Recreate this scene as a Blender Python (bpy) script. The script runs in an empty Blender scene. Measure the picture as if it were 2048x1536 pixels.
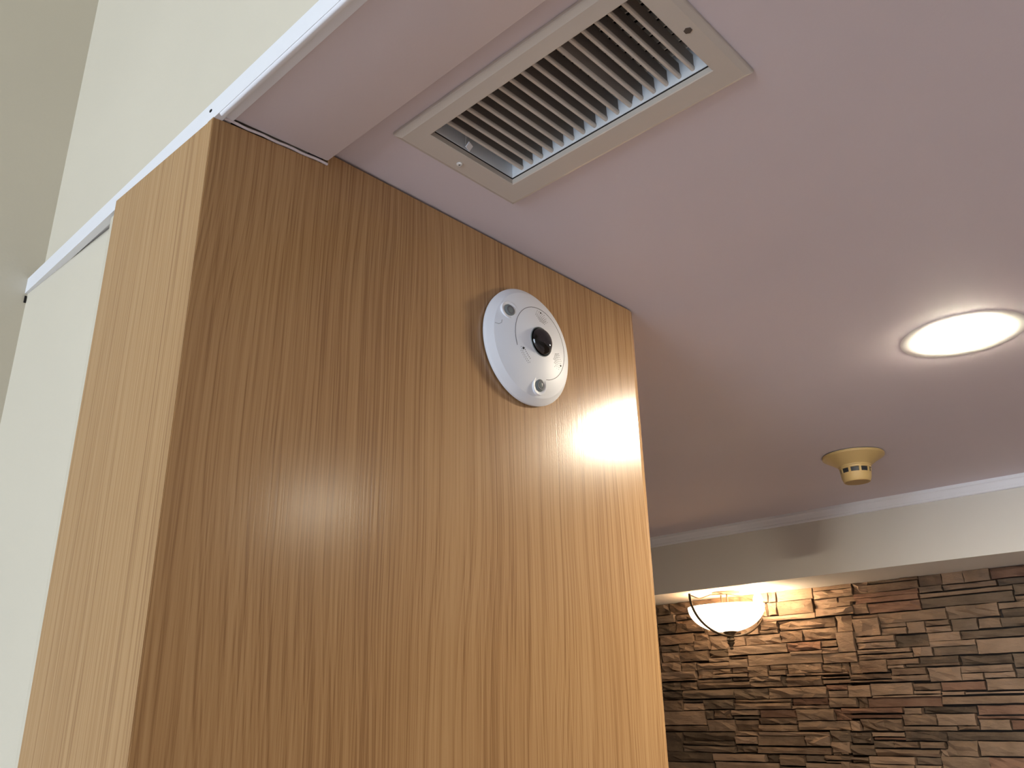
import bpy, bmesh, math, random
from mathutils import Matrix, Vector

# ------------------------------------------------------------------ camera, light, exposure
scene = bpy.context.scene
COL = scene.collection
S = 0.6                      # metres per unit of "camera height below the ceiling"
EYE = 1.8
CEIL = EYE + S               # low ceiling at 2.4 m


def P(x, y, z):
    """unit coordinates measured from the camera -> metres"""
    return Vector((x * S, y * S, EYE + z * S))


cam_data = bpy.data.cameras.new('camera')
cam = bpy.data.objects.new('camera', cam_data)
COL.objects.link(cam)
R = ((0.68611777, -0.72716483, -0.02176493),
     (0.24783403, 0.2617632, -0.93276917),
     (0.68397419, 0.63459541, 0.35981657))
m = Matrix.Identity(4)
for i in range(3):
    m[i][0] = R[0][i]
    m[i][1] = -R[1][i]
    m[i][2] = -R[2][i]
m.translation = (0, 0, EYE)
cam.matrix_world = m
cam_data.sensor_width = 36.0
cam_data.lens = 1663.14 / 2048 * 36.0
cam_data.clip_start = 0.02
scene.camera = cam

world = bpy.data.worlds.new('world')
scene.world = world
world.use_nodes = True
bg = world.node_tree.nodes['Background']
bg.inputs['Color'].default_value = (0.62, 0.78, 1.0, 1)
bg.inputs['Strength'].default_value = 0.9

vs = scene.view_settings
vs.view_transform = 'Standard'
vs.look = 'None'
vs.exposure = 0.16
vs.gamma = 1.0
vs.use_curve_mapping = False
scene.cycles.max_bounces = 8
scene.cycles.diffuse_bounces = 4
scene.cycles.glossy_bounces = 3
scene.cycles.use_light_tree = False


def area(name, loc, rot, sx, sy, power, color):
    l = bpy.data.lights.new(name, 'AREA')
    l.shape = 'RECTANGLE'
    l.size = sx
    l.size_y = sy
    l.energy = power
    l.color = color
    o = bpy.data.objects.new(name, l)
    COL.objects.link(o)
    o.location = loc
    o.rotation_euler = rot
    return o


# daylight falling through the wide window of the tall room behind the camera
DAY = (0.75, 0.87, 1.0)
area('window_daylight', (-4.62, 0.05, 1.75), (0, math.radians(-90), 0), 2.9, 1.9, 190, DAY)

random.seed(7)


# ------------------------------------------------------------------ helpers
def link(name, bm, mat, parent=None, smooth=None, loc=None):
    me = bpy.data.meshes.new(name)
    bmesh.ops.recalc_face_normals(bm, faces=bm.faces)
    bm.to_mesh(me)
    bm.free()
    me.materials.append(mat)
    if smooth is not None:
        for p in me.polygons:
            p.use_smooth = True
        me.set_sharp_from_angle(angle=math.radians(smooth))
    o = bpy.data.objects.new(name, me)
    COL.objects.link(o)
    if loc is not None:
        o.location = loc
    if parent is not None:
        o.parent = parent
    return o


def tag(o, label=None, cat=None, group=None, kind=None):
    for k, v in (('label', label), ('category', cat), ('group', group), ('kind', kind)):
        if v:
            o[k] = v
    return o


def empty(name, loc, label, cat, group=None):
    o = bpy.data.objects.new(name, None)
    COL.objects.link(o)
    o.location = loc
    o.empty_display_size = 0.05
    return tag(o, label, cat, group)


def box(bm, lo, hi, bevel=0.0, seg=2):
    vs_ = [bm.verts.new((x, y, z)) for x in (lo[0], hi[0]) for y in (lo[1], hi[1]) for z in (lo[2], hi[2])]
    fs = []
    for q in ((0, 1, 3, 2), (4, 6, 7, 5), (0, 4, 5, 1), (2, 3, 7, 6), (0, 2, 6, 4), (1, 5, 7, 3)):
        fs.append(bm.faces.new([vs_[i] for i in q]))
    if bevel > 0:
        es = list({e for f in fs for e in f.edges})
        bmesh.ops.bevel(bm, geom=es, offset=bevel, segments=seg, profile=0.5, affect='EDGES')
    return bm


def prism(bm, pts, vec):
    """extrude a 3-D polygon along vec"""
    a = [bm.verts.new(p) for p in pts]
    b = [bm.verts.new(Vector(p) + Vector(vec)) for p in pts]
    bm.faces.new(a)
    bm.faces.new(list(reversed(b)))
    n = len(a)
    for i in range(n):
        j = (i + 1) % n
        bm.faces.new((a[i], b[i], b[j], a[j]))
    return bm


def lathe(bm, prof, seg=48, cap0=False, cap1=False):
    """profile of (r, z) turned about z"""
    rings = []
    for r, z in prof:
        if r < 1e-6:
            rings.append([bm.verts.new((0, 0, z))])
        else:
            rings.append([bm.verts.new((r * math.cos(2 * math.pi * i / seg), r * math.sin(2 * math.pi * i / seg), z))
                          for i in range(seg)])
    for a, b in zip(rings, rings[1:]):
        for i in range(seg):
            j = (i + 1) % seg
            if len(a) == 1 and len(b) == 1:
                continue
            if len(a) == 1:
                bm.faces.new((a[0], b[i], b[j]))
            elif len(b) == 1:
                bm.faces.new((a[i], b[0], a[j]))
            else:
                bm.faces.new((a[i], b[i], b[j], a[j]))
    if cap0 and len(rings[0]) > 1:
        bm.faces.new(rings[0])
    if cap1 and len(rings[-1]) > 1:
        bm.faces.new(rings[-1])
    return bm


def tube(bm, pts, rad, seg=8, closed=False, up=(0, 0, 1)):
    """round or elliptic tube along points; rad is r, (ra, rb) or a list of those"""
    pts = [Vector(p) for p in pts]
    n = len(pts)
    rings = []
    for i, p in enumerate(pts):
        if closed:
            t = pts[(i + 1) % n] - pts[i - 1]
        else:
            t = pts[min(i + 1, n - 1)] - pts[max(i - 1, 0)]
        t.normalize()
        u = Vector(up)
        if abs(t.dot(u)) > 0.98:
            u = Vector((1, 0, 0))
        a = t.cross(u).normalized()
        b = a.cross(t).normalized()
        r = rad[i] if isinstance(rad, list) else rad
        ra, rb = r if isinstance(r, tuple) else (r, r)
        rings.append([bm.verts.new(p + a * ra * math.cos(2 * math.pi * k / seg) + b * rb * math.sin(2 * math.pi * k / seg))
                      for k in range(seg)])
    m_ = n if closed else n - 1
    for i in range(m_):
        A, B = rings[i], rings[(i + 1) % n]
        for k in range(seg):
            j = (k + 1) % seg
            bm.faces.new((A[k], B[k], B[j], A[j]))
    if not closed:
        bm.faces.new(rings[0])
        bm.faces.new(rings[-1])
    return bm


def loft(bm, loops, close_last=False, close_first=False):
    R_ = [[bm.verts.new(p) for p in L] for L in loops]
    for a, b in zip(R_, R_[1:]):
        n = len(a)
        for i in range(n):
            j = (i + 1) % n
            bm.faces.new((a[i], b[i], b[j], a[j]))
    if close_last:
        bm.faces.new(R_[-1])
    if close_first:
        bm.faces.new(R_[0])
    return bm


def rect(x0, x1, y0, y1, z):
    return [(x0, y0, z), (x1, y0, z), (x1, y1, z), (x0, y1, z)]


# ------------------------------------------------------------------ materials
def new_mat(name):
    mt = bpy.data.materials.new(name)
    mt.use_nodes = True
    nt = mt.node_tree
    return mt, nt, nt.nodes, nt.links, nt.nodes['Principled BSDF']


def nd(N, t, **kw):
    n = N.new(t)
    for k, v in kw.items():
        setattr(n, k, v)
    return n


def plain(name, col, rough=0.5, metal=0.0, bump=0.0, scale=200.0, var=0.0, spec=0.5):
    """painted or plain surface with faint mottling and fine relief"""
    mt, nt, N, L, b = new_mat(name)
    b.inputs['Roughness'].default_value = rough
    b.inputs['Metallic'].default_value = metal
    b.inputs['Specular IOR Level'].default_value = spec
    g = nd(N, 'ShaderNodeNewGeometry')
    nz = nd(N, 'ShaderNodeTexNoise')
    nz.inputs['Scale'].default_value = 3.0
    nz.inputs['Detail'].default_value = 3.0
    L.new(g.outputs['Position'], nz.inputs['Vector'])
    rp = nd(N, 'ShaderNodeValToRGB')
    c0 = tuple(max(0, c * (1 - var)) for c in col) + (1,)
    c1 = tuple(min(1, c * (1 + var)) for c in col) + (1,)
    rp.color_ramp.elements[0].position = 0.3
    rp.color_ramp.elements[1].position = 0.7
    rp.color_ramp.elements[0].color = c0
    rp.color_ramp.elements[1].color = c1
    L.new(nz.outputs['Fac'], rp.inputs['Fac'])
    L.new(rp.outputs['Color'], b.inputs['Base Color'])
    if bump:
        n2 = nd(N, 'ShaderNodeTexNoise')
        n2.inputs['Scale'].default_value = scale
        n2.inputs['Detail'].default_value = 2.0
        L.new(g.outputs['Position'], n2.inputs['Vector'])
        bp = nd(N, 'ShaderNodeBump')
        bp.inputs['Strength'].default_value = bump
        bp.inputs['Distance'].default_value = 0.001
        L.new(n2.outputs['Fac'], bp.inputs['Height'])
        L.new(bp.outputs['Normal'], b.inputs['Normal'])
    return mt


def emit(name, col, strength):
    mt, nt, N, L, b = new_mat(name)
    b.inputs['Base Color'].default_value = col + (1,)
    b.inputs['Emission Color'].default_value = col + (1,)
    b.inputs['Emission Strength'].default_value = strength
    return mt


def wood(name, axis, seed, arch):
    """oak veneer: grain runs along z, axis is the width direction"""
    mt, nt, N, L, b = new_mat(name)
    g = nd(N, 'ShaderNodeNewGeometry')
    sx = nd(N, 'ShaderNodeSeparateXYZ')
    L.new(g.outputs['Position'], sx.inputs[0])
    U = sx.outputs[axis]
    V = sx.outputs['Z']

    def math_(op, a, bb=None):
        n = nd(N, 'ShaderNodeMath', operation=op)
        for i, q in enumerate((a, bb)):
            if q is None:
                continue
            if isinstance(q, (int, float)):
                n.inputs[i].default_value = q
            else:
                L.new(q, n.inputs[i])
        return n.outputs[0]

    def noise(su, sv, det=2.0, off=0.0, rough=0.5, u=U):
        c = nd(N, 'ShaderNodeCombineXYZ')
        L.new(math_('MULTIPLY', u, su), c.inputs[0])
        L.new(math_('MULTIPLY', V, sv), c.inputs[1])
        c.inputs[2].default_value = seed + off
        n = nd(N, 'ShaderNodeTexNoise')
        n.inputs['Scale'].default_value = 1.0
        n.inputs['Detail'].default_value = det
        n.inputs['Roughness'].default_value = rough
        L.new(c.outputs[0], n.inputs['Vector'])
        return n.outputs['Fac']
    # slow warp gives the long arches of flat-sawn grain
    warp = math_('MULTIPLY', math_('SUBTRACT', noise(5.0, 1.9, 1.0, 3.1), 0.5), arch)
    wig = math_('MULTIPLY', math_('SUBTRACT', noise(30, 5.0, 2.0, 9.0), 0.5), 0.004)
    u2 = math_('ADD', math_('ADD', U, warp), wig)
    ring = noise(400, 0.30, 2.0, 5.0, 0.6, u2)
    band = noise(16, 0.2, 1.0, 7.0, 0.5, u2)
    pore = noise(900, 9.0, 2.0, 1.0, 0.6)
    pore2 = noise(420, 3.0, 1.0, 2.0, 0.5)
    v1 = math_('ADD', math_('MULTIPLY', ring, 0.70), math_('MULTIPLY', band, 0.28))
    v2 = math_('ADD', v1, math_('MULTIPLY', math_('SUBTRACT', pore, 0.5), 0.46))
    v3 = math_('ADD', v2, math_('MULTIPLY', math_('SUBTRACT', pore2, 0.5), 0.44))
    rp = nd(N, 'ShaderNodeValToRGB')
    e = rp.color_ramp.elements
    e[0].position = 0.30
    e[0].color = WOOD_DARK
    e[1].position = 0.64
    e[1].color = WOOD_LIGHT
    mid = rp.color_ramp.elements.new(0.45)
    mid.color = WOOD_MID
    L.new(v3, rp.inputs['Fac'])
    L.new(rp.outputs['Color'], b.inputs['Base Color'])
    b.inputs['Roughness'].default_value = 0.22
    b.inputs['Specular IOR Level'].default_value = 0.5
    bp = nd(N, 'ShaderNodeBump')
    bp.inputs['Strength'].default_value = 0.16
    bp.inputs['Distance'].default_value = 0.0005
    h = math_('ADD', math_('MULTIPLY', pore, 0.4), math_('MULTIPLY', pore2, 0.8))
    L.new(h, bp.inputs['Height'])
    L.new(bp.outputs['Normal'], b.inputs['Normal'])
    return mt


WOOD_DARK = (0.315, 0.170, 0.075, 1)
WOOD_MID = (0.430, 0.247, 0.110, 1)
WOOD_LIGHT = (0.500, 0.305, 0.145, 1)
M_FRONT = wood('oak_veneer_front', 'X', 1.3, 0.075)
M_SIDE = wood('oak_veneer_side', 'Y', 21.7, 0.03)

M_CEIL = plain('ceiling_paint', (0.68, 0.605, 0.635), 0.75, bump=0.12, scale=260, var=0.02)
M_CREAM = plain('cream_wall_paint', (0.665, 0.610, 0.500), 0.65, bump=0.10, scale=220, var=0.02)
M_GREY = plain('bulkhead_paint', (0.69, 0.66, 0.605), 0.7, bump=0.10, scale=220, var=0.02)
M_WHITE = plain('white_trim_paint', (0.84, 0.85, 0.90), 0.35, var=0.01)
M_BROWN = plain('brown_wall_paint', (0.33, 0.27, 0.22), 0.7, var=0.03)
M_DARK = plain('dark_gap', (0.012, 0.010, 0.009), 0.9)
M_FLOOR = plain('floor_carpet', (0.64, 0.57, 0.575), 0.9, bump=0.4, scale=300, var=0.15)
M_VENT = plain('vent_enamel', (0.60, 0.545, 0.485), 0.45, bump=0.08, scale=300, var=0.02)
M_VENTIN = plain('vent_core_enamel', (0.80, 0.84, 0.88), 0.4, var=0.01)
M_SLAT = plain('slat_enamel', (0.60, 0.545, 0.485), 0.5, var=0.03)
M_BLADE_SHADE = plain('blade_shade', (0.23, 0.20, 0.175), 0.8, var=0.2)
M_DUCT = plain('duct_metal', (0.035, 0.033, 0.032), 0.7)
M_STEEL = plain('screw_steel', (0.85, 0.85, 0.83), 0.3, metal=0.2)
M_RUST = plain('dull_screw', (0.10, 0.075, 0.06), 0.6)
M_PLASTIC = plain('camera_plastic', (0.82, 0.845, 0.90), 0.5, bump=0.03, scale=900)
M_SEAM = plain('seam_gap', (0.13, 0.13, 0.15), 0.7)
M_BLACK = plain('black_plastic', (0.010, 0.010, 0.011), 0.25)
M_LENS = plain('black_lens_glass', (0.008, 0.008, 0.010), 0.06)
M_IRGREY = plain('led_window_grey', (0.20, 0.23, 0.23), 0.15)
M_YELLOW = plain('yellowed_plastic', (0.53, 0.375, 0.158), 0.5, bump=0.05, scale=400, var=0.05)
M_YBOT = plain('yellowed_plastic_base', (0.42, 0.28, 0.12), 0.55, var=0.05)
M_MESH = plain('dark_insect_mesh', (0.018, 0.022, 0.028), 0.5)
M_BRONZE = plain('antique_bronze', (0.10, 0.072, 0.045), 0.45, metal=0.6)
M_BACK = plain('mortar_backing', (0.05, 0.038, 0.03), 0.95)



def stone_mat(name, ramp, island=False):
    mt, nt, N, L, b = new_mat(name)
    g = nd(N, 'ShaderNodeNewGeometry')
    oi = nd(N, 'ShaderNodeObjectInfo')
    n1 = nd(N, 'ShaderNodeTexNoise')
    n1.inputs['Scale'].default_value = 14.0
    n1.inputs['Detail'].default_value = 5.0
    L.new(g.outputs['Position'], n1.inputs['Vector'])
    mx = nd(N, 'ShaderNodeMath', operation='MULTIPLY_ADD')
    L.new(n1.outputs['Fac'], mx.inputs[0])
    mx.inputs[1].default_value = 0.75
    ra = nd(N, 'ShaderNodeMath', operation='MULTIPLY_ADD')
    L.new(g.outputs['Random Per Island'] if island else oi.outputs['Random'], ra.inputs[0])
    ra.inputs[1].default_value = 0.5
    ra.inputs[2].default_value = -0.12
    L.new(ra.outputs[0], mx.inputs[2])
    rp = nd(N, 'ShaderNodeValToRGB')
    els = rp.color_ramp.elements
    els[0].position, els[0].color = ramp[0]
    els[1].position, els[1].color = ramp[-1]
    for p_, c_ in ramp[1:-1]:
        x = els.new(p_)
        x.color = c_
    L.new(mx.outputs[0], rp.inputs['Fac'])
    L.new(rp.outputs['Color'], b.inputs['Base Color'])
    b.inputs['Roughness'].default_value = 0.85
    b.inputs['Specular IOR Level'].default_value = 0.25
    n2 = nd(N, 'ShaderNodeTexNoise')
    n2.inputs['Scale'].default_value = 55.0
    n2.inputs['Detail'].default_value = 6.0
    n2.inputs['Roughness'].default_value = 0.6
    sc = nd(N, 'ShaderNodeVectorMath', operation='MULTIPLY')
    sc.inputs[1].default_value = (1.0, 0.5, 1.4)
    L.new(g.outputs['Position'], sc.inputs[0])
    L.new(sc.outputs[0], n2.inputs['Vector'])
    bp = nd(N, 'ShaderNodeBump')
    bp.inputs['Strength'].default_value = 0.9
    bp.inputs['Distance'].default_value = 0.006
    L.new(n2.outputs['Fac'], bp.inputs['Height'])
    L.new(bp.outputs['Normal'], b.inputs['Normal'])
    return mt


M_STONE = stone_mat('ledge_stone', [(0.12, (0.139, 0.087, 0.056, 1)), (0.45, (0.258, 0.175, 0.115, 1)),
                                    (0.62, (0.313, 0.213, 0.143, 1)), (0.9, (0.388, 0.269, 0.185, 1))])
M_STONE_RED = stone_mat('ledge_stone_red', [(0.15, (0.119, 0.064, 0.042, 1)), (0.5, (0.217, 0.120, 0.078, 1)),
                                            (0.9, (0.313, 0.184, 0.122, 1))])
M_STONE_DARK = stone_mat('ledge_stone_dark', [(0.15, (0.079, 0.056, 0.040, 1)), (0.5, (0.152, 0.108, 0.073, 1)),
                                              (0.9, (0.231, 0.167, 0.118, 1))])
M_STONE_MIX = stone_mat('ledge_stone_mixed', [(0.10, (0.094, 0.066, 0.044, 1)), (0.42, (0.225, 0.149, 0.100, 1)),
                                              (0.55, (0.267, 0.184, 0.121, 1)), (0.9, (0.377, 0.267, 0.184, 1))], True)

# ------------------------------------------------------------------ the room
YW = 1.152          # plane of the broad wood face
XT = 0.509          # plane of the narrow wood face and of the white corner strip
XU = 0.538          # upper wall, set back behind the strip
YL = 2.06           # left wall of the tall room
XB = 4.61           # face of the bulkhead
XSW = 5.15          # backing plane of the stone wall
ZB = 0.6356         # underside of the bulkhead
Y0, Y1 = -4.0, 4.0  # metres: ends of the low room
TALL = 4.2


def struct(name, bm, mat, label=None, parent=None, smooth=None):
    o = link(name, bm, mat, parent, smooth)
    if parent is None:
        tag(o, label, kind='structure')
    return o


bm = bmesh.new()
box(bm, (-4.7, Y0 - 0.1, -0.1), (3.3, Y1 + 0.1, 0.0))
struct('floor', bm, M_FLOOR, 'brown carpeted floor under the whole room')

# vent opening in the ceiling (units)
VO = (0.838, 1.064, 0.494, 0.973)
bm = bmesh.new()
x0, x1 = 0.72 * S, 3.3
vx0, vx1, vy0, vy1 = [v * S for v in VO]
for (a, b_, c, d) in ((x0, vx0, Y0, Y1), (vx1, x1, Y0, Y1), (vx0, vx1, Y0, vy0), (vx0, vx1, vy1, Y1)):
    box(bm, (a, c, CEIL), (b_, d, CEIL + 0.10))
struct('ceiling', bm, M_CEIL, 'low pinkish white ceiling above wooden column and stone wall')

# soffit board of the opening: its underside falls slightly towards the white strip
bm = bmesh.new()
yS = 1.147
prof = [(XT + 0.012, 0.958), (0.733, 0.9715), (0.737, 0.974), (0.738, 1.02), (0.70, 1.02), (0.70, 0.985), (XT + 0.016, 0.975)]
prism(bm, [P(x, yS, z) for x, z in prof], (0, Y0 - yS * S, 0))
struct('ceiling_soffit', bm, M_CEIL, 'narrow lowered soffit strip between white corner trim and air vent', smooth=30)
sof = bpy.data.objects['ceiling_soffit']
bm = bmesh.new()
tube(bm, [P(0.526 + (0.737 - 0.526) * t, 1.149, 0.9525 + (0.9665 - 0.9525) * t + 0.0008 * math.sin(t * 23)) for t in [i / 14 for i in range(15)]],
     0.0016, 6)
link('caulk_bead', bm, M_CEIL, sof, 60)

# upper wall of the tall room
bm = bmesh.new()
box(bm, (XU * S, Y0, P(0, 0, 0.978).z), (0.70 * S, YL * S, TALL))
struct('wall_upper', bm, M_CREAM, 'cream upper wall above the white corner trim')

# low cream wall beside the column; it runs very slightly out of parallel with the strip
bm = bmesh.new()
zt = P(0, 0, 0.950).z
poly = [(0.536 * S, 1.545 * S, 0), (0.515 * S, YL * S, 0), (0.68 * S, YL * S, 0), (0.68 * S, 1.545 * S, 0)]
prism(bm, poly, (0, 0, zt))
w_low = struct('wall_side', bm, M_CREAM, 'cream lower wall left of the wooden column')
bm = bmesh.new()
box(bm, (0.512 * S, 1.547 * S, 0), (0.56 * S, 1.575 * S, P(0, 0, 0.9405).z), 0.0015)
link('corner_bead', bm, M_CREAM, w_low, 40)
# part of the same partition further back
bm = bmesh.new()
box(bm, (0.60 * S, YL * S + 0.1, 0), (0.70 * S, Y1, CEIL))
struct('wall_partition', bm, M_CREAM, 'cream partition wall continuing behind the column')

# left wall of the tall room
bm = bmesh.new()
box(bm, (-4.6, YL * S, 0), (0.70 * S, YL * S + 0.1, TALL))
struct('wall_left', bm, M_CREAM, 'cream wall at far left closing the tall room')

bm = bmesh.new()
c = P(0.5135, 2.0595, 0.930)
box(bm, (c.x - 0.0022, c.y - 0.0012, c.z - 0.0045), (c.x + 0.0004, c.y + 0.001, c.z + 0.006))
link('corner_crack', bm, M_DARK, bpy.data.objects['wall_left'])
bm = bmesh.new()
box(bm, (-4.7, Y0 - 0.1, TALL), (0.70 * S, YL * S + 0.1, TALL + 0.1))
struct('ceiling_tall', bm, M_CREAM, 'high ceiling of the tall room behind the camera')


def wall_with_window(name, axis, at, lo, hi, wlo, whi, zlo, zhi, ztop, label):
    bm_ = bmesh.new()
    t = 0.1
    for a, b2, c, d in ((lo, wlo, 0, ztop), (whi, hi, 0, ztop), (wlo, whi, 0, zlo), (wlo, whi, zhi, ztop)):
        if axis == 'x':
            box(bm_, (at - t, a, c), (at, b2, d))
        else:
            box(bm_, (a, at - t, c), (b2, at, d))
    return struct(name, bm_, M_CREAM, label)


def window_frame(name, axis, at, wlo, whi, zlo, zhi, label):
    bm_ = bmesh.new()
    w = 0.06
    k = 3
    bars = [(wlo, whi, zlo, zlo + w), (wlo, whi, zhi - w, zhi)]
    for i in range(k + 1):
        c = wlo + (whi - wlo - w) * i / k
        bars.append((c, c + w, zlo + w, zhi - w))
    for a, b2, c, d in bars:
        if axis == 'x':
            box(bm_, (at - 0.08, a, c), (at - 0.02, b2, d))
        else:
            box(bm_, (a, at - 0.08, c), (b2, at - 0.02, d))
    return struct(name, bm_, M_WHITE, label)


wall_with_window('wall_window', 'x', -4.5, Y0, YL * S, -0.9, 1.0, 0.30, 3.20, TALL, 'cream outer wall with wide window behind the camera')
window_frame('window_1', 'x', -4.5, -0.9, 1.0, 0.30, 3.20, 'wide white framed window in the outer wall')
bm = bmesh.new()
box(bm, (-4.6, Y0 - 0.1, 0), (3.3, Y0, TALL))
struct('wall_back', bm, M_BROWN, 'brown back wall behind the camera')
bm = bmesh.new()
box(bm, (0.70 * S, Y1, 0), (3.3, Y1 + 0.1, CEIL + 0.1))
struct('wall_end', bm, M_CREAM, 'cream end wall hidden behind the wooden column')

# white corner strip running along the edge of the opening
bm = bmesh.new()
t1 = P(0, 0, 0.9865).z
b1 = P(0, 0, 0.9462).z
fl = P(0, 0, 0.949).z
prof = [(XT * S, b1), (XT * S, t1), (XU * S + 0.002, t1), (XU * S + 0.002, fl + 0.003), (0.5245 * S, fl + 0.003), (0.5245 * S, b1 + 0.0012)]
prism(bm, [(x, YL * S, z) for x, z in prof], (0, Y0 - YL * S, 0))
strip = struct('trim_1', bm, M_WHITE, 'thin white corner strip along cream upper wall')
bm = bmesh.new()
c = P(XT - 0.0005, 1.166, 0.968)
box(bm, (c.x - 0.0006, c.y - 0.0018, c.z - 0.0012), (c.x + 0.001, c.y + 0.0018, c.z + 0.0012))
link('nail_hole', bm, M_DARK, strip)
# quarter-round bead between the strip and the soffit
bm = bmesh.new()
prof = [(0.5098, 0.9472), (0.5102, 0.9455), (0.5125, 0.9425), (0.5150, 0.9418), (0.5205, 0.9440), (0.5225, 0.9585), (0.5098, 0.9585)]
prism(bm, [P(x, 1.134, z) for x, z in prof], (0, Y0 - 1.134 * S, 0))
struct('trim_2', bm, M_WHITE, 'slim white bead between corner strip and soffit', smooth=50)

# far wall: bulkhead, crown moulding, stone cladding
bm = bmesh.new()
zb = P(0, 0, ZB).z
box(bm, (XB * S, Y0, zb), (3.3, Y1, CEIL))
struct('wall_bulkhead', bm, M_GREY, 'grey cream bulkhead above the stone wall')
bm = bmesh.new()
mo = [(0.0, 0.0), (-0.016, 0.0), (-0.016, -0.0095), (-0.0145, -0.0110), (-0.0132, -0.0112), (-0.0120, -0.0135), (-0.0112, -0.0190),
      (-0.0098, -0.0265), (-0.0088, -0.0290), (-0.0098, -0.0300), (-0.0098, -0.0355), (-0.0080, -0.0372), (0.0, -0.0378)]
prism(bm, [(XB * S + a, Y1, CEIL + b_) for a, b_ in mo], (0, Y0 - Y1, 0))
struct('trim_3', bm, M_WHITE, 'white crown moulding where the ceiling meets the bulkhead', smooth=25)

bm = bmesh.new()
box(bm, (XSW * S, Y0, 0), (3.3, Y1, zb))
wall_far = struct('wall_far', bm, M_BACK, 'stacked ledge stone wall under the bulkhead')

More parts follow.
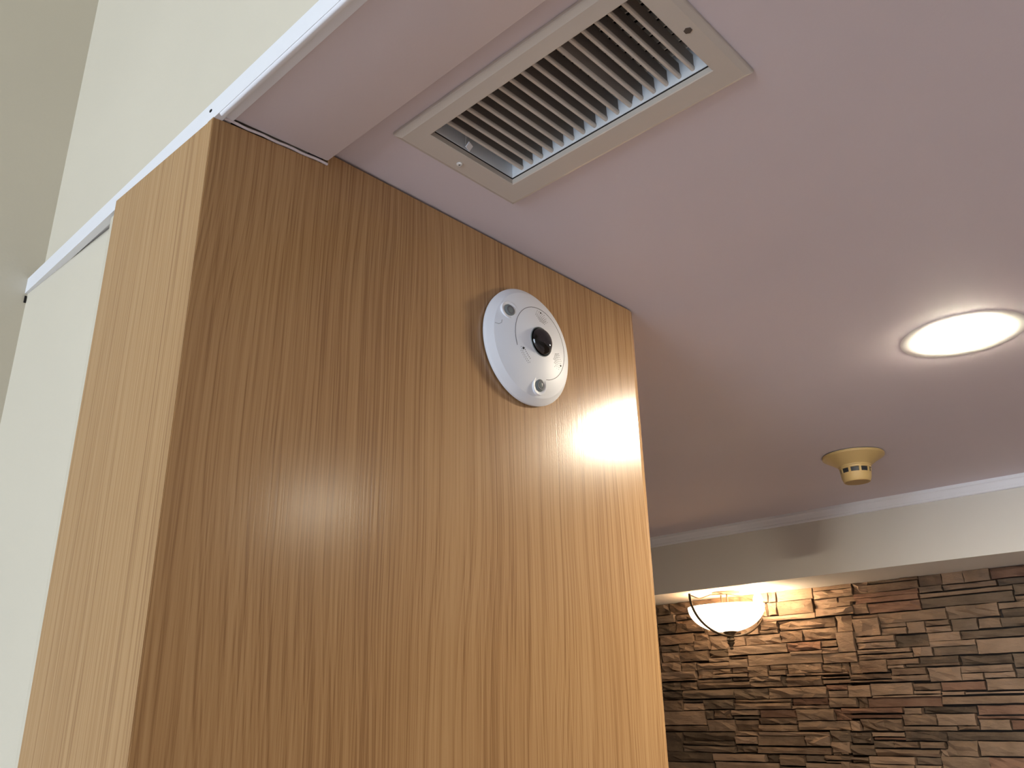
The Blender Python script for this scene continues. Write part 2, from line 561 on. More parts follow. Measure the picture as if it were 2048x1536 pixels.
STONES = "3042,3252,433,514,;3009,3117,375,422,;2878,3009,310,399,b;3009,3116,314,375,;3117,3240,311,361,;3244,3385,312,355,d;3025,3244,244,311,;2877,3021,262,311,db;2871,3023,234,260,;3245,3389,250,311,;3242,3396,184,248,;3120,3239,186,239,;2871,3118,190,231,;2460,2876,267,321,;2240,2454,270,320,r;2751,2864,325,399,b;2501,2751,323,382,;2355,2498,325,392,;2133,2354,328,395,;2137,2504,396,453,;2035,2131,362,456,;2507,2625,409,457,;2511,2635,385,409,;2636,2764,386,480,;2740,2869,246,261,b;2740,2871,192,242,;2247,2738,196,263,;2235,2445,248,268,;2143,2242,284,320,;2135,2237,245,278,;2035,2140,248,361,;2039,2244,190,245,;2145,2261,139,189,;2261,2484,139,197,;2489,2601,167,199,b;2487,2601,135,164,;2606,2746,130,196,;2746,2867,159,193,b;2872,3004,158,189,;2749,3002,133,157,;3006,3127,133,192,b;3134,3402,138,186,;3134,3407,124,138,;2875,3129,107,128,;2746,2872,110,131,b;2744,3127,70,107,;2531,2744,102,132,;2529,2742,69,102,;2493,2531,68,131,d;2270,2495,67,123,;2367,2486,125,139,;2107,2365,123,138,;2104,2266,102,115,;2096,2263,75,98,;2091,2101,111,167,;3258,3409,66,118,d;3133,3256,66,117,;3249,3415,5,63,d;2864,3246,9,65,d;2627,2866,-2,64,d;2251,2626,-1,63,;2118,2244,39,69,r;2124,2243,-1,36,;2108,2113,26,70,;3249,3421,-63,5,;3095,3250,-12,5,d;3092,3246,-59,-16,;2876,3093,-56,2,d;2479,2862,-21,-3,;2484,2868,-60,-23,;2249,2473,-40,-1,r;2249,2479,-61,-41,;2081,2247,-56,-3,;3091,3428,-151,-62,;3035,3084,-115,-62,d;2910,3030,-113,-60,;2711,2904,-94,-62,;2717,2894,-117,-100,db;2461,2709,-110,-62,drb;2466,2712,-146,-110,;2225,2457,-126,-62,;2129,2225,-126,-65,r;3089,3437,-190,-153,;2886,3087,-190,-118,b;2723,2884,-186,-122,b;2467,2721,-187,-149,;2138,2461,-180,-128,;2897,3280,-246,-193,db;3283,3442,-314,-194,d;2720,2897,-214,-186,;2268,2720,-211,-189,;2740,2894,-260,-217,;2433,2737,-267,-211,;2273,2429,-266,-209,;2149,2265,-241,-180,d;2899,3276,-272,-246,d;2896,3279,-312,-274,d;2749,2893,-310,-269,db;2275,2745,-311,-274,;2160,2271,-301,-241,;3064,3455,-373,-312,d;2695,3061,-360,-316,;2606,2689,-361,-315,db;2447,2604,-376,-316,;2320,2442,-352,-315,db;2165,2315,-339,-313,;3061,3461,-433,-374,d;2615,3053,-414,-364,;2223,2446,-401,-358,;2176,2224,-394,-344,;2444,2614,-414,-381,d;3027,3467,-481,-432,d;2696,3026,-468,-419,;2390,2688,-469,-415,;2184,2388,-468,-405,;3295,3419,562,657,d;3111,3293,559,652,;2843,3110,574,661,;2747,2843,578,667,b;2550,2747,578,666,r;3259,3425,507,559,d;3122,3252,519,556,;2810,3109,534,574,b;2569,2812,490,572,;3254,3431,434,500,d;3045,3241,443,505,;2811,3113,514,534,;2873,3042,402,464,;3120,3385,360,427,;2250,2490,571,659,;2496,2547,574,661,;2261,2497,488,572,;2502,2562,495,573,;2252,2604,456,488,;2004,2245,611,673,;2001,2245,563,610,;2110,2256,507,563,b;2000,2104,532,563,b;2022,2110,507,533,;2012,2244,460,506,;1719,1911,620,668,db;1616,1720,619,669,;1622,1912,569,614,;1496,1618,575,672,b;1378,1493,572,651,;1245,1378,572,648,;1040,1244,575,668,r;1496,1623,540,574,d;1223,1496,542,569,;1047,1220,539,574,d;1627,2002,543,569,r;1633,1995,511,543,r;1924,2012,457,512,;1629,1924,451,508,r;1150,1626,511,535,;1157,1628,455,508,d;1060,1149,483,540,d;1065,1152,448,478,;1503,1872,389,449,;1242,1501,386,456,;1071,1237,418,450,;1084,1232,375,419,db;1094,1245,327,375,d;1875,2029,329,429,;1728,1871,367,391,;1728,1870,326,364,;1629,1726,327,389,;1500,1630,360,389,;1495,1630,324,356,;1356,1487,322,384,d;1246,1353,327,379,;1104,1452,276,320,d;1455,1623,275,322,;1386,1621,246,276,;1626,1804,255,322,db;1806,2028,293,326,;1804,2024,257,292,;1732,2028,230,255,;1719,2028,198,226,;1616,1719,201,253,;1386,1610,200,245,d;1121,1381,197,273,;1872,2026,127,198,;1692,1868,163,194,;1488,1690,161,198,d;1777,1867,145,163,;1486,1773,147,163,;1229,1484,146,194,db;1138,1224,123,194,d;1858,2100,92,123,;1665,1852,108,145,;1659,1858,74,107,;1491,1658,68,142,;1237,1493,106,142,;1383,1491,69,104,;1150,1230,74,119,db;1855,2169,75,89,;1988,2119,-2,62,;1756,1988,4,69,;1608,1753,25,62,;1613,1754,5,23,;1388,1606,20,64,drb;1161,1379,15,74,;1615,1987,-9,4,;1621,2024,-60,-7,rb;1491,1608,-4,16,;1166,1491,-2,11,;1175,1613,-50,-9,;1830,2178,-89,-60,r;1840,2184,-118,-96,r;1729,1827,-97,-64,;1456,1725,-94,-60,db;1187,1451,-105,-55,drb;1662,1839,-154,-96,;1465,1660,-155,-96,;1567,1846,-182,-158,;1455,1561,-177,-156,;1845,2078,-183,-120,;2084,2138,-184,-128,;1192,1461,-127,-108,rb;1304,1452,-177,-126,;1203,1297,-176,-129,r;2030,2149,-250,-191,d;1842,2024,-212,-190,;1839,2022,-230,-215,drb;1622,1838,-234,-182,d;1214,1623,-228,-185,d;2174,2220,-309,-245,;2022,2161,-310,-257,d;1911,2027,-270,-234,d;1777,1911,-267,-237,;1639,1769,-270,-235,;1677,2020,-313,-275,;1483,1636,-306,-228,;1230,1475,-302,-229,;2063,2222,-338,-320,d;1811,2061,-353,-313,;1681,1808,-351,-314,db;1442,1676,-369,-306,;1244,1445,-370,-306,r;2062,2211,-382,-352,;1818,2059,-385,-353,;1681,1816,-381,-354,;1950,2234,-423,-393,;1650,1944,-448,-387,;1252,1644,-431,-372,d;2762,2870,400,490,bf;3440,3470,-314,-68,bf;2870,3038,466,508,bf;1910,2000,568,640,bf;3422,3446,-62,172,bf;3398,3422,184,412,bf;1232,1382,76,106,bf;2024,2090,124,190,bf;3458,3494,-434,-314,bf;2024,2078,-62,-2,bf;1874,2030,430,448,bf;2102,2144,136,190,bf;2606,2762,478,490,bf;1634,1676,-308,-272,bf;3470,3506,-470,-434,bf;2060,2162,-350,-338,bf;3470,3488,-314,-248,bf;2222,2318,-356,-344,bf;3446,3464,-68,-8,bf;3422,3440,172,232,bf;2810,2870,490,508,bf;3404,3422,136,184,bf;2606,2636,454,478,bf;2390,2444,-416,-404,bf;2132,2180,-440,-428,bf;2222,2270,-314,-302,bf;3026,3056,-434,-416,bf;3386,3416,412,430,bf"


def stone_mesh(bm_, cy, cz, w, h, depth, rough, rng, o=(0, 0, 0)):
    """rough split-faced block: front faces -x, back on the wall plane"""
    nx = max(2, min(5, round(w / 0.028)))
    nz_ = 3 if h > 0.026 else 2
    g_ = [[None] * (nz_ + 1) for _ in range(nx + 1)]
    tilt = rng.uniform(-0.12, 0.12)
    cleft = rng.random() < 0.35
    cr = rng.randint(0, nx)
    for i in range(nx + 1):
        for j in range(nz_ + 1):
            fy = i / nx - 0.5
            fz = j / nz_ - 0.5
            edge = (i in (0, nx)) or (j in (0, nz_))
            y = fy * w
            z = fz * h
            if not edge:
                y += rng.uniform(-0.25, 0.25) * w / nx
                z += rng.uniform(-0.22, 0.22) * h / nz_
            else:
                if j in (0, nz_) and i not in (0, nx):
                    z -= math.copysign(rng.uniform(0, 0.0016), fz)
                    y += rng.uniform(-0.2, 0.2) * w / nx
                if i in (0, nx) and j not in (0, nz_):
                    y -= math.copysign(rng.uniform(0, 0.0022), fy)
            d = depth + tilt * z + rng.uniform(-1, 1) * rough
            if edge:
                d -= rng.uniform(0.3, 1.0) * rough
            if cleft and j < nz_ / 2 and i >= cr:
                d -= rough * 1.2
            d = max(0.003, d)
            g_[i][j] = bm_.verts.new((o[0] - d, o[1] + cy + y, o[2] + cz + z))
    for i in range(nx):
        for j in range(nz_):
            bm_.faces.new((g_[i][j], g_[i + 1][j], g_[i + 1][j + 1], g_[i][j + 1]))
    loop = [(i, 0) for i in range(nx)] + [(nx, j) for j in range(nz_)] + [(i, nz_) for i in range(nx, 0, -1)] + [(0, j) for j in range(nz_, 0, -1)]
    fr = [g_[i][j] for i, j in loop]
    bk = [bm_.verts.new((o[0] + 0.002, v.co.y, v.co.z)) for v in fr]
    n = len(fr)
    for i in range(n):
        j = (i + 1) % n
        bm_.faces.new((fr[i], bk[i], bk[j], fr[j]))


rng = random.Random(11)
SR = []
for item in STONES.split(';'):
    a0, a1, c0, c1, tone = item.split(',')
    a0, a1, c0, c1 = [int(v) / 1000 for v in (a0, a1, c0, c1)]
    if c0 > ZB - 0.004:
        continue
    c1 = min(c1, ZB + 0.001)
    SR.append((a0, a1, c0, c1))
    w = (a1 - a0) * S - rng.uniform(0.0006, 0.002)
    h = (c1 - c0) * S - rng.uniform(0.0006, 0.0018)
    depth = rng.uniform(0.023, 0.035)
    if 'b' in tone:
        depth = rng.uniform(0.014, 0.019)
    if 'f' in tone:
        depth = rng.uniform(0.017, 0.024)
    rough = min(0.0055, 0.13 * h + 0.0015) * rng.choice((0.4, 0.8, 1.1, 1.4))
    bm = bmesh.new()
    stone_mesh(bm, 0, 0, w, h, depth, rough, rng)
    mt_ = M_STONE_DARK if 'd' in tone else M_STONE
    if 'r' in tone:
        mt_ = M_STONE_RED
    link('stone', bm, mt_, wall_far, None, (XSW * S, (a0 + a1) / 2 * S, EYE + (c0 + c1) / 2 * S))

# the stones beyond the picture's edge and behind the column
bm = bmesh.new()
za = 0.0
while za < zb - 0.012:
    hh = min(rng.uniform(0.020, 0.052), zb - za)
    y = Y0
    while y < Y1:
        ww = rng.uniform(0.07, 0.30)
        ye = min(y + ww, Y1)
        y_a, y_b, z_a, z_b = y / S, ye / S, (za - EYE) / S, (za + hh - EYE) / S
        hit = any(min(y_b, r[1]) - max(y_a, r[0]) > 0.004 and min(z_b, r[3]) - max(z_a, r[2]) > 0.004 for r in SR)
        if not hit:
            stone_mesh(bm, (y + ye) / 2, za + hh / 2, ye - y - 0.0015, hh - 0.0015, rng.uniform(0.014, 0.036), 0.003, rng, (XSW * S, 0, 0))
        else:
            # fill what is left of the row piece in small steps
            y2 = y
            while y2 < ye - 0.01:
                y3 = min(y2 + 0.022, ye)
                q = (y2 / S, y3 / S, z_a, z_b)
                if not any(min(q[1], r[1]) - max(q[0], r[0]) > 0.014 and min(q[3], r[3]) - max(q[2], r[2]) > 0.012 for r in SR):
                    stone_mesh(bm, (y2 + y3) / 2, za + hh / 2, y3 - y2 - 0.0015, hh - 0.0015, rng.uniform(0.010, 0.024), 0.003, rng, (XSW * S, 0, 0))
                y2 = y3
        y = ye
    za += hh
o = link('stone_surround', bm, M_STONE_MIX, wall_far)
o['kind'] = 'stuff'

# ------------------------------------------------------------------ wood-clad column
col = empty('wood_column', P(1.12, 1.35, -EYE / S), 'oak veneered square column carrying the white fisheye camera', 'column')
Q = col.location


def rel(v):
    return Vector(v) - Q


XR = 1.738
gap = 0.0045
# dark core set back behind the panels
bm = bmesh.new()
box(bm, rel((XT * S + 0.010, YW * S + 0.010, 0)), rel((XR * S - 0.012, 1.545 * S, P(0, 0, 0.972).z)))
box(bm, rel((0.745 * S, YW * S + 0.010, P(0, 0, 0.972).z)), rel((XR * S - 0.012, 1.545 * S, CEIL - 0.0005)))
link('core', bm, M_DARK, col)
# broad front panel (polygon notched under the soffit)
bm = bmesh.new()
xe = 1.716
prof = [(XT - 0.0006, -3.0), (xe, -3.0), (xe, 0.9945), (0.7395, 0.9935), (0.7395, 0.9655), (XT - 0.0006, 0.9475)]
prism(bm, [rel(P(x, YW, z)) for x, z in prof], (0, 0.012, 0))
link('front_panel', bm, M_FRONT, col)
# narrow side panel
bm = bmesh.new()
prof = [(YW + 0.0012, -3.0), (1.541, -3.0), (1.5455, 0.9635), (YW + 0.0012, 0.9435)]
prism(bm, [rel(P(XT - 0.0016, y, z)) for y, z in prof], (0.010, 0, 0))
link('side_panel', bm, M_SIDE, col)
# eased solid edging on the right-hand corner
bm = bmesh.new()
xa, xb_ = xe * S, XR * S
ya = YW * S
pr = [(xa + 0.0002, ya + 0.0), (xb_ - 0.003, ya + 0.0022), (xb_ - 0.0008, ya + 0.0035), (xb_, ya + 0.006), (xb_, ya + 0.02), (xa + 0.0002, ya + 0.02)]
prism(bm, [rel((x, y, 0)) for x, y in pr], (0, 0, P(0, 0, 0.9945).z))
link('edge_strip', bm, M_FRONT, col, 40)
# right-hand side panel
bm = bmesh.new()
box(bm, rel((xb_ - 0.012, ya + 0.0205, 0)), rel((xb_, 1.545 * S, P(0, 0, 0.9945).z)))
link('side_panel', bm, M_SIDE, col)

# ------------------------------------------------------------------ fisheye security camera
camobj = empty('security_camera', P(1.287, YW, 0.752), 'round white fisheye dome camera mounted on the wood panel', 'camera')
camobj.rotation_euler = (math.radians(90), 0, 0)     # local z points out of the panel, local y is up


def hz(r):
    """height of the cover above the panel at radius r (units)"""
    pr_ = [(0.0, 0.0505), (0.034, 0.0495), (0.06, 0.0455), (0.09, 0.0375), (0.112, 0.0295), (0.124, 0.0235), (0.130, 0.017), (0.137, 0.0115)]
    for (r0, z0), (r1, z1) in zip(pr_, pr_[1:]):
        if r <= r1:
            return z0 + (z1 - z0) * (r - r0) / (r1 - r0)
    return 0.0115


bm = bmesh.new()
lathe(bm, [(r * S, z * S) for r, z in [(0, 0.0), (0.1335, 0.0), (0.1335, 0.0045), (0, 0.0045)]], 96)
link('mounting_plate', bm, M_SEAM, camobj, 30)
bm = bmesh.new()
prof = [(0.0345, 0.036), (0.0345, 0.0495), (0.06, 0.0455), (0.075, 0.0418), (0.09, 0.0375), (0.102, 0.0335), (0.112, 0.0295), (0.1238, 0.0240), (0.1246, 0.0233),
        (0.1340, 0.0150), (0.1362, 0.0128), (0.1380, 0.0105), (0.1382, 0.0085), (0.1372, 0.0035), (0.134, 0.0035)]
lathe(bm, [(r * S, z * S) for r, z in prof], 128)
cover = link('cover', bm, M_PLASTIC, camobj, 10)


def on_cover(u, v, lift=0.0):
    r = math.hypot(u, v)
    return Vector((u * S, v * S, hz(r) * S + lift))


# round seam of the speaker plate, open towards lower left
bm = bmesh.new()
pts = []
for k in range(41):
    a = math.radians(200 - (200 + 80) * k / 40)
    pts.append(on_cover(0.010 + 0.0855 * math.cos(a), 0.003 + 0.0855 * math.sin(a), 0.00005))
tube(bm, pts, 0.00045, 5)
link('plate_seam', bm, M_SEAM, camobj)
# small tamper-catch outline
bm = bmesh.new()
tube(bm, [on_cover(-0.115 + dx, 0.022 + dy, 0.00005) for dx, dy in ((-0.009, 0.013), (-0.0105, 0.0), (-0.006, -0.006), (0.002, -0.0075), (0.008, -0.003), (0.0095, 0.004))],
     0.00028, 5)
link('catch_mark', bm, M_SEAM, camobj)
# lens: black barrel, stepped lens rings, glass dome, ring
bm = bmesh.new()
lathe(bm, [(r * S, z * S) for r, z in [(0.0350, 0.0490), (0.0346, 0.0508), (0.0335, 0.0512), (0.0325, 0.0500), (0.0322, 0.040)]], 64)
link('lens_ring', bm, M_IRGREY, camobj, 30)
bm = bmesh.new()
lathe(bm, [(r * S, z * S) for r, z in [(0.0322, 0.0400), (0.0275, 0.0405), (0.0270, 0.0450), (0.0235, 0.0455), (0.0225, 0.0490), (0.0185, 0.0492), (0.0180, 0.0520),
                                       (0.0140, 0.0560), (0.0080, 0.0585), (0.0, 0.0592)]], 48)
link('lens', bm, M_LENS, camobj, 30)
mt, nt, N, L, b = new_mat('clear_dome')
b.inputs['Base Color'].default_value = (0.75, 0.76, 0.80, 1)
b.inputs['Roughness'].default_value = 0.02
b.inputs['Transmission Weight'].default_value = 1.0
b.inputs['IOR'].default_value = 1.45
M_DOME = mt
bm = bmesh.new()
R1, R2 = 0.0312 * S, 0.0300 * S
prof = [(R1 * math.cos(a), 0.049 * S + R1 * 0.62 * math.sin(a)) for a in [math.radians(90 * k / 12) for k in range(13)]]
prof2 = [(R2 * math.cos(a), 0.049 * S + R2 * 0.62 * math.sin(a)) for a in [math.radians(90 * k / 12) for k in range(12, -1, -1)]]
prof[-1] = (0, prof[-1][1])
prof2[0] = (0, prof2[0][1])
lathe(bm, prof, 48)
lathe(bm, list(reversed(prof2)), 48)
link('lens_dome', bm, M_DOME, camobj, 60)
# two infrared lamp windows
for (u, v) in ((-0.0835, 0.0545), (0.0065, -0.0975)):
    nrm = (on_cover(u * 1.0, v * 1.0) - on_cover(u, v))
    e1 = on_cover(u * 1.05, v * 1.05) - on_cover(u * 0.95, v * 0.95)
    e1.normalize()
    e2 = Vector((-v, u, 0)).normalized()
    w_ = e1.cross(e2).normalized()
    if w_.z < 0:
        w_ = -w_
    # the window sits level, cut into the sloping cover
    w_ = (w_ * 0.55 + Vector((0, 0, 1)) * 0.45).normalized()
    base = on_cover(u, v, 0.0)
    rot = Vector((0, 0, 1)).rotation_difference(w_).to_matrix().to_4x4()
    def place(o_):
        o_.matrix_local = Matrix.Translation(base) @ rot
    bm = bmesh.new()
    lathe(bm, [(r * S, z * S) for r, z in [(0.0150, 0.0000), (0.0165, 0.0012), (0.0215, 0.0014), (0.0225, 0.0006), (0.023, -0.004)]], 40)
    o = link('lamp_bezel', bm, M_PLASTIC, camobj, 40)
    place(o)
    bm = bmesh.new()
    lathe(bm, [(r * S, z * S) for r, z in [(0, 0.0040), (0.007, 0.0036), (0.012, 0.0024), (0.0150, 0.0003)]], 32)
    o2 = link('lamp_window', bm, M_IRGREY, camobj, 60)
    place(o2)
    bm = bmesh.new()
    lathe(bm, [(r * S, z * S) for r, z in [(0.0072, 0.0037), (0.0078, 0.0041), (0.0098, 0.0037), (0.0100, 0.0030)]], 32)
    o3 = link('reflector_ring', bm, M_SEAM, o2, 60)
# sensor holes and the fields of tiny speaker perforations
for (u, v, r) in ((0.0120, 0.0775, 0.0026), (0.0765, -0.0330, 0.0026), (-0.0545, -0.030, 0.0030)):
    bm = bmesh.new()
    p = on_cover(u, v, 0.0001)
    lathe(bm, [(r * S, 0.0), (r * S * 0.8, 0.0003), (0, 0.0003)], 16)
    link('sensor_hole', bm, M_BLACK, camobj, None, p)
bm = bmesh.new()
for a0 in (80, -24, 222):
    for i in range(9):
        if a0 == 222 and i not in (2, 4, 5):
            continue
        rr = 0.052 + 0.0036 * i
        for k in range(-4, 5):
            if abs(k) > 4 - abs(i - 4) * 0.35:
                continue
            a = math.radians(a0 + k * 4.3 + (2.15 if i % 2 else 0))
            p = on_cover(rr * math.cos(a), rr * math.sin(a), 0.00006)
            q = 0.0013 * S
            n0 = len(bm.verts)
            ring = [bm.verts.new(p + Vector((q * math.cos(t), q * math.sin(t), 0))) for t in [math.pi * 2 * j / 6 for j in range(6)]]
            top = [bm.verts.new(p + Vector((q * 0.8 * math.cos(t), q * 0.8 * math.sin(t), 0.00008))) for t in [math.pi * 2 * j / 6 for j in range(6)]]
            bm.faces.new(top)
            for j in range(6):
                bm.faces.new((ring[j], ring[(j + 1) % 6], top[(j + 1) % 6], top[j]))
o = link('speaker_perforation', bm, M_SEAM, camobj)
o['kind'] = 'stuff'

# ------------------------------------------------------------------ ceiling air vent
vent = empty('air_vent', P(0.953, 0.74, 1.0), 'rectangular louvred air vent set in the ceiling', 'vent')
VQ = vent.location


def vr(x, y, z):
    return P(x, y, z) - VQ


def vrect(x0, x1, y0, y1, z):
    return [vr(x0, y0, z), vr(x1, y0, z), vr(x1, y1, z), vr(x0, y1, z)]


bm = bmesh.new()
fx0, fx1, fy0, fy1 = 0.792, 1.116, 0.459, 1.021
ox0, ox1, oy0, oy1 = 0.8335, 1.0545, 0.5035, 0.964
loft(bm, [vrect(fx0, fx1, fy0, fy1, 0.9995), vrect(fx0, fx1, fy0, fy1, 0.994), vrect(fx0 + 0.0015, fx1 - 0.0015, fy0 + 0.0015, fy1 - 0.0015, 0.9915),
          vrect(fx0 + 0.011, fx1 - 0.011, fy0 + 0.011, fy1 - 0.011, 0.9865), vrect(ox0 - 0.002, ox1 + 0.002, oy0 - 0.002, oy1 + 0.002, 0.985),
          vrect(ox0, ox1, oy0, oy1, 0.9862), vrect(ox0, ox1, oy0, oy1, 0.9995)])
link('frame', bm, M_VENT, vent, 20)
# inner core with a hairline gap to the frame
bm = bmesh.new()
g_ = 0.0022
loft(bm, [vrect(ox0 - 0.004, ox1 + 0.004, oy0 - 0.004, oy1 + 0.004, 0.9992), vrect(ox0 + g_, ox1 - g_, oy0 + g_, oy1 - g_, 0.9985),
          vrect(ox0 + g_, ox1 - g_, oy0 + g_, oy1 - g_, 1.058), vrect(ox0 - 0.004, ox1 + 0.004, oy0 - 0.004, oy1 + 0.004, 1.058)])
link('core_frame', bm, M_VENTIN, vent)
bm = bmesh.new()
gx = 0.0012
loft(bm, [vrect(ox0 - 0.001, ox1 + 0.001, oy0 - 0.001, oy1 + 0.001, 0.9965), vrect(ox0 + gx, ox1 - gx, oy0 + gx, oy1 - gx, 0.9968),
          vrect(ox0 + gx, ox1 - gx, oy0 + gx, oy1 - gx, 0.9985), vrect(ox0 - 0.001, ox1 + 0.001, oy0 - 0.001, oy1 + 0.001, 0.9988)])
link('joint_gap', bm, M_DARK, vent)
# duct above
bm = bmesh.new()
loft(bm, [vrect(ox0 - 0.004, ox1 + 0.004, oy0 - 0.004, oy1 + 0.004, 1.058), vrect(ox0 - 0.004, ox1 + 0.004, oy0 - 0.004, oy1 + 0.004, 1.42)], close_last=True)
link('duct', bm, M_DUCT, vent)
# sixteen louvres, one of them twisted, and the cross blades behind them
L_SL = (ox1 - ox0 - 2 * g_) * S
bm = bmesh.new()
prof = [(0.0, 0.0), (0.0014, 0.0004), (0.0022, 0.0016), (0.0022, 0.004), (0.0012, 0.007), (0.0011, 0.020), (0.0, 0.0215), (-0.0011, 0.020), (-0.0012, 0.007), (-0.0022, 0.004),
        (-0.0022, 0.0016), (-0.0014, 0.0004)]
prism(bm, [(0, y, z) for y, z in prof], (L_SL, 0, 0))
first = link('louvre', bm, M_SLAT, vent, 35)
first.data.materials.append(M_BLADE_SHADE)          # shade between the louvres painted as a darker blade above the nose
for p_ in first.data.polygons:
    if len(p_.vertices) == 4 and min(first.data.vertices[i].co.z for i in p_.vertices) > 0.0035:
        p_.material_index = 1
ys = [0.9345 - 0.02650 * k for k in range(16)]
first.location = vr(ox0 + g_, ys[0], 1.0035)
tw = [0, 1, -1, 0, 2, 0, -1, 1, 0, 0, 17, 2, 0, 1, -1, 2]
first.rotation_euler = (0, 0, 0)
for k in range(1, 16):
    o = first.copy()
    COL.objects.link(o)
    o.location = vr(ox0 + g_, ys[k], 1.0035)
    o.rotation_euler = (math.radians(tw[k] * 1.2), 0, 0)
bm = bmesh.new()
L_CB = (oy1 - oy0 - 2 * g_) * S
prism(bm, [(x, 0, z) for x, z in ((-0.0006, 0), (0.0006, 0), (0.0006, 0.014), (-0.0006, 0.014))], (0, L_CB, 0))
cb = link('cross_blade', bm, M_SLAT, vent)
for k in range(9):
    o = cb if k == 0 else cb.copy()
    if k:
        COL.objects.link(o)
    o.location = vr(ox0 + 0.0205 + 0.0226 * k, oy0 + g_, 1.0415)
    o.rotation_euler = (0, math.radians(12), 0)
# damper tab
bm = bmesh.new()
box(bm, (-0.0050, -0.0012, -0.0008), (0.0045, 0.0060, 0.0008), 0.0003)
tab = link('damper_tab', bm, M_WHITE, vent, None, vr(0.925, 0.9525, 1.006))
tab.rotation_euler = (math.radians(-50), 0, math.radians(20))
bm = bmesh.new()
tube(bm, [(-0.0045, 0.003, 0), (-0.0055, 0.002, 0.012)], 0.0005, 6)
link('damper_wire', bm, M_STEEL, vent, None, vr(0.925, 0.9525, 1.006))
# fixings in the two short sides
bm = bmesh.new()
lathe(bm, [(0.0036, 0.0), (0.0035, -0.0009), (0.0024, -0.0017), (0.0014, -0.0018), (0.0012, -0.0012), (0, -0.0012)], 20)
sc = link('screw', bm, M_STEEL, vent, 40, vr(0.932, 0.9905, 0.9853))
tag(sc, 'bright countersunk screw')
bm = bmesh.new()
box(bm, (-0.0011, -0.0011, -0.0014), (0.0011, 0.0011, -0.0008))
link('screw_recess', bm, M_BLACK, sc)
bm = bmesh.new()
lathe(bm, [(0.0042, 0.0), (0.0041, -0.0004), (0.002, -0.0007), (0, -0.0007)], 6)
sc = link('screw', bm, M_RUST, vent, None, vr(0.949, 0.4845, 0.9856))
tag(sc, 'dull dark screw head')

# ------------------------------------------------------------------ recessed downlights
M_LED = emit('downlight_diffuser', (1.0, 0.89, 0.70), 570.0)
M_LED_DIM = emit('dimmed_downlight_diffuser', (1.0, 0.89, 0.69), 110.0)
M_RING = plain('downlight_ring', (0.86, 0.82, 0.78), 0.5)


def downlight(x, y, label, led):
    t = empty('downlight', P(x, y, 1.0), label, 'downlight', 'round ceiling downlights')
    bm_ = bmesh.new()
    lathe(bm_, [(0.171 * S, 0.0), (0.1705 * S, -0.0003), (0.165 * S, -0.0006), (0.120 * S, -0.0005), (0.109 * S, -0.0003), (0.108 * S, 0.0)], 72)
    link('trim_ring', bm_, M_RING, t, 30)
    bm_ = bmesh.new()
    lathe(bm_, [(0.108 * S, -0.0003), (0.105 * S, -0.0020), (0.090 * S, -0.0050), (0.045 * S, -0.0072), (0, -0.0080)], 40)
    link('diffuser', bm_, led, t, 40)
    return t


downlight(2.585, 0.560, 'glowing round downlight in the ceiling right of the wooden column', M_LED)
downlight(2.45, -1.38, 'glowing round downlight beyond the right edge of the picture', M_LED_DIM)

# ------------------------------------------------------------------ smoke detector
sd = empty('smoke_detector', P(3.632, 1.322, 1.0), 'yellowed smoke detector on the ceiling near the crown moulding', 'smoke detector')
bm = bmesh.new()
lathe(bm, [(r * S, z * S) for r, z in [(0, 0), (0.126, 0.0), (0.126, -0.003), (0.11, -0.0032)]], 48)
link('gasket', bm, M_SEAM, sd, 30)
bm = bmesh.new()
prof = [(0.10, -0.0032), (0.1285, -0.0035), (0.130, -0.006), (0.1295, -0.0135), (0.1265, -0.0165), (0.098, -0.0335), (0.078, -0.047), (0.0695, -0.053),
        (0.0685, -0.0575), (0.0665, -0.0585), (0.0655, -0.0670), (0.0645, -0.0672), (0.0625, -0.0675)]
lathe(bm, [(r * S, z * S) for r, z in prof], 64)
link('base', bm, M_YELLOW, sd, 28)
bm = bmesh.new()
lathe(bm, [(r * S, z * S) for r, z in [(0.0615, -0.066), (0.0600, -0.0875)]], 48)
link('insect_mesh', bm, M_MESH, sd, 40)
bm = bmesh.new()
prof = [(0.0605, -0.0865), (0.0635, -0.0868), (0.0632, -0.090), (0.0605, -0.108), (0.0560, -0.1210), (0.0535, -0.1245), (0.0515, -0.1252), (0.0505, -0.1235), (0.0, -0.1235)]
lathe(bm, [(r * S, z * S) for r, z in prof], 64)
link('cap', bm, M_YELLOW, sd, 25)
bm = bmesh.new()
lathe(bm, [(r * S, z * S) for r, z in [(0.0495, -0.1236), (0.046, -0.1256), (0.0, -0.1258)]], 48)
link('test_button', bm, M_YBOT, sd, 25)
bm = bmesh.new()
ang = math.radians(4.2)
prof = [(r * S * math.cos(s * ang), r * S * math.sin(s * ang), z * S) for (s, r, z) in
        ((-1, 0.0652, -0.066), (1, 0.0652, -0.066), (1, 0.0637, -0.0878), (-1, 0.0637, -0.0878))]
prism(bm, prof, (-0.0026, 0, 0))
pil = link('louvre_post', bm, M_YELLOW, sd)
for k in range(9):
    o = pil if k == 0 else pil.copy()
    if k:
        COL.objects.link(o)
    o.rotation_euler = (0, 0, math.radians(40 * k + 19))

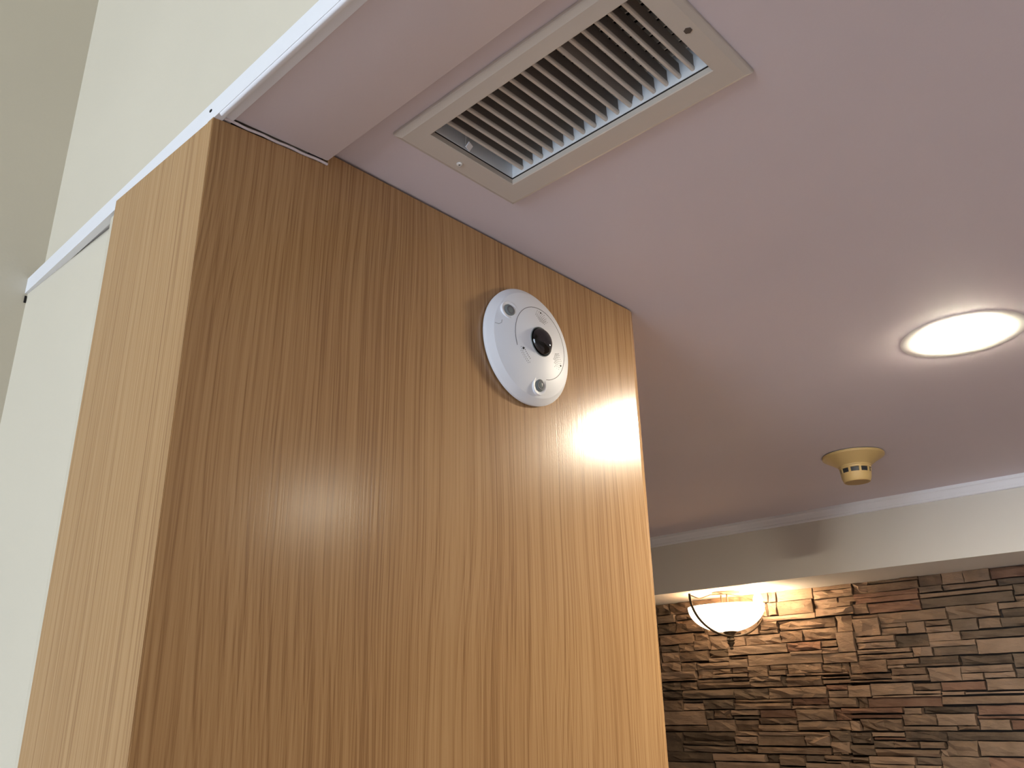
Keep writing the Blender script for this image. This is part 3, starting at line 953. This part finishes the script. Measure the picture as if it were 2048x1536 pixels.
# ------------------------------------------------------------------ bowl lamp under the bulkhead
lx, ly = 4.86, 2.706
lamp = empty('bowl_lamp', P(lx, ly, ZB), 'glowing white glass bowl lamp with bronze hoop below the bulkhead', 'lamp')
M_GLASS = emit('lit_frosted_glass', (1.0, 0.76, 0.50), 5.0)
M_BULB = emit('lit_bulb', (1.0, 0.74, 0.47), 430.0)
M_BULB_LOW = emit('lit_bulb_in_bowl', (1.0, 0.74, 0.47), 12.0)
d0 = ZB
def lz(z):
    return (z - d0) * S
RB = 0.242 * S
bm = bmesh.new()
zr, zbot = lz(0.552), lz(0.392)
prof = []
for k in range(15):
    a = math.radians(90 * k / 14)
    prof.append((RB * math.cos(a) if k < 14 else 0.0, zr - (zr - zbot) * math.sin(a)))
lathe(bm, prof, 48)
inner = [(max(0.0, r - 0.004), z + 0.004 * (1 if i > 0 else 0)) for i, (r, z) in enumerate(prof)]
lathe(bm, inner, 48)
link('glass_bowl', bm, M_GLASS, lamp, 40, (0, 0.010 * S, 0)).scale = (0.84, 1.02, 1.0)
# canopy, stem, bulbs
bm = bmesh.new()
lathe(bm, [(0.052, 0.0), (0.052, -0.003), (0.03, -0.006), (0.012, -0.008)], 40)
link('canopy', bm, M_BRONZE, lamp, 30)
for dy in (0.021, -0.004):
    bm = bmesh.new()
    tube(bm, [(0, dy, -0.004), (0, dy, zbot + 0.01)], 0.0032, 10)
    link('stem', bm, M_BRONZE, lamp, 50)
for k in range(2):
    bm = bmesh.new()
    bx_, by_ = ((0.034, -0.112), (-0.030, 0.060))[k]
    lathe(bm, [(0.0, -0.022), (0.010, -0.019), (0.016, -0.010), (0.0175, 0.0), (0.014, 0.012), (0.008, 0.022), (0.0075, 0.026)], 12)
    o = link('bulb', bm, (M_BULB, M_BULB_LOW)[k], lamp, 60, (bx_, by_, lz((0.577, 0.47)[k])))
# hoop: flat band, left end swung towards the viewer
phi = math.radians(70)
dv = Vector((-math.sin(phi), math.cos(phi), 0))
rh = 0.305 * S
zc_, zl = lz(0.605), lz(0.367)
pts = []
for k in range(33):
    a = math.radians(180 * k / 32)
    p = dv * (rh * math.cos(a)) + Vector((0, 0, zc_ - (zc_ - zl) * math.sin(a)))
    pts.append(p + Vector((0, -0.016 * S, 0)))
bm = bmesh.new()
side = dv.cross(Vector((0, 0, 1)))
tube(bm, pts, (0.0052, 0.0040), 10)
link('hoop', bm, M_BRONZE, lamp, 60)
for s_ in (1, -1):
    bm = bmesh.new()
    e_ = dv * (rh * s_) + Vector((0, -0.016 * S, zc_))
    tube(bm, [e_ + Vector((0, 0, -0.004)), e_ + Vector((0, 0, 0.006))], 0.0045, 10)
    tube(bm, [e_ + Vector((0, 0, 0.002)), e_ * 0.75 + Vector((0, 0, 0.25 * zc_ - 0.012)), e_ * 0.45 + Vector((0, 0, -0.005)), Vector((0, 0, -0.007))], (0.0035, 0.0022), 8)
    link('hoop_arm', bm, M_BRONZE, lamp, 60)
# cup and turned finial
bm = bmesh.new()
prof = [(0.0, 0.405), (0.050, 0.405), (0.052, 0.402), (0.040, 0.392), (0.028, 0.378), (0.0225, 0.366), (0.0215, 0.355), (0.025, 0.350), (0.0255, 0.343), (0.021, 0.338),
        (0.017, 0.336), (0.0225, 0.332), (0.0225, 0.328), (0.019, 0.322), (0.0105, 0.311), (0.0075, 0.304), (0.010, 0.299), (0.0105, 0.294), (0.008, 0.289), (0.0, 0.287)]
lathe(bm, [(r * S, lz(z)) for r, z in prof], 32)
link('finial', bm, M_BRONZE, lamp, 35)
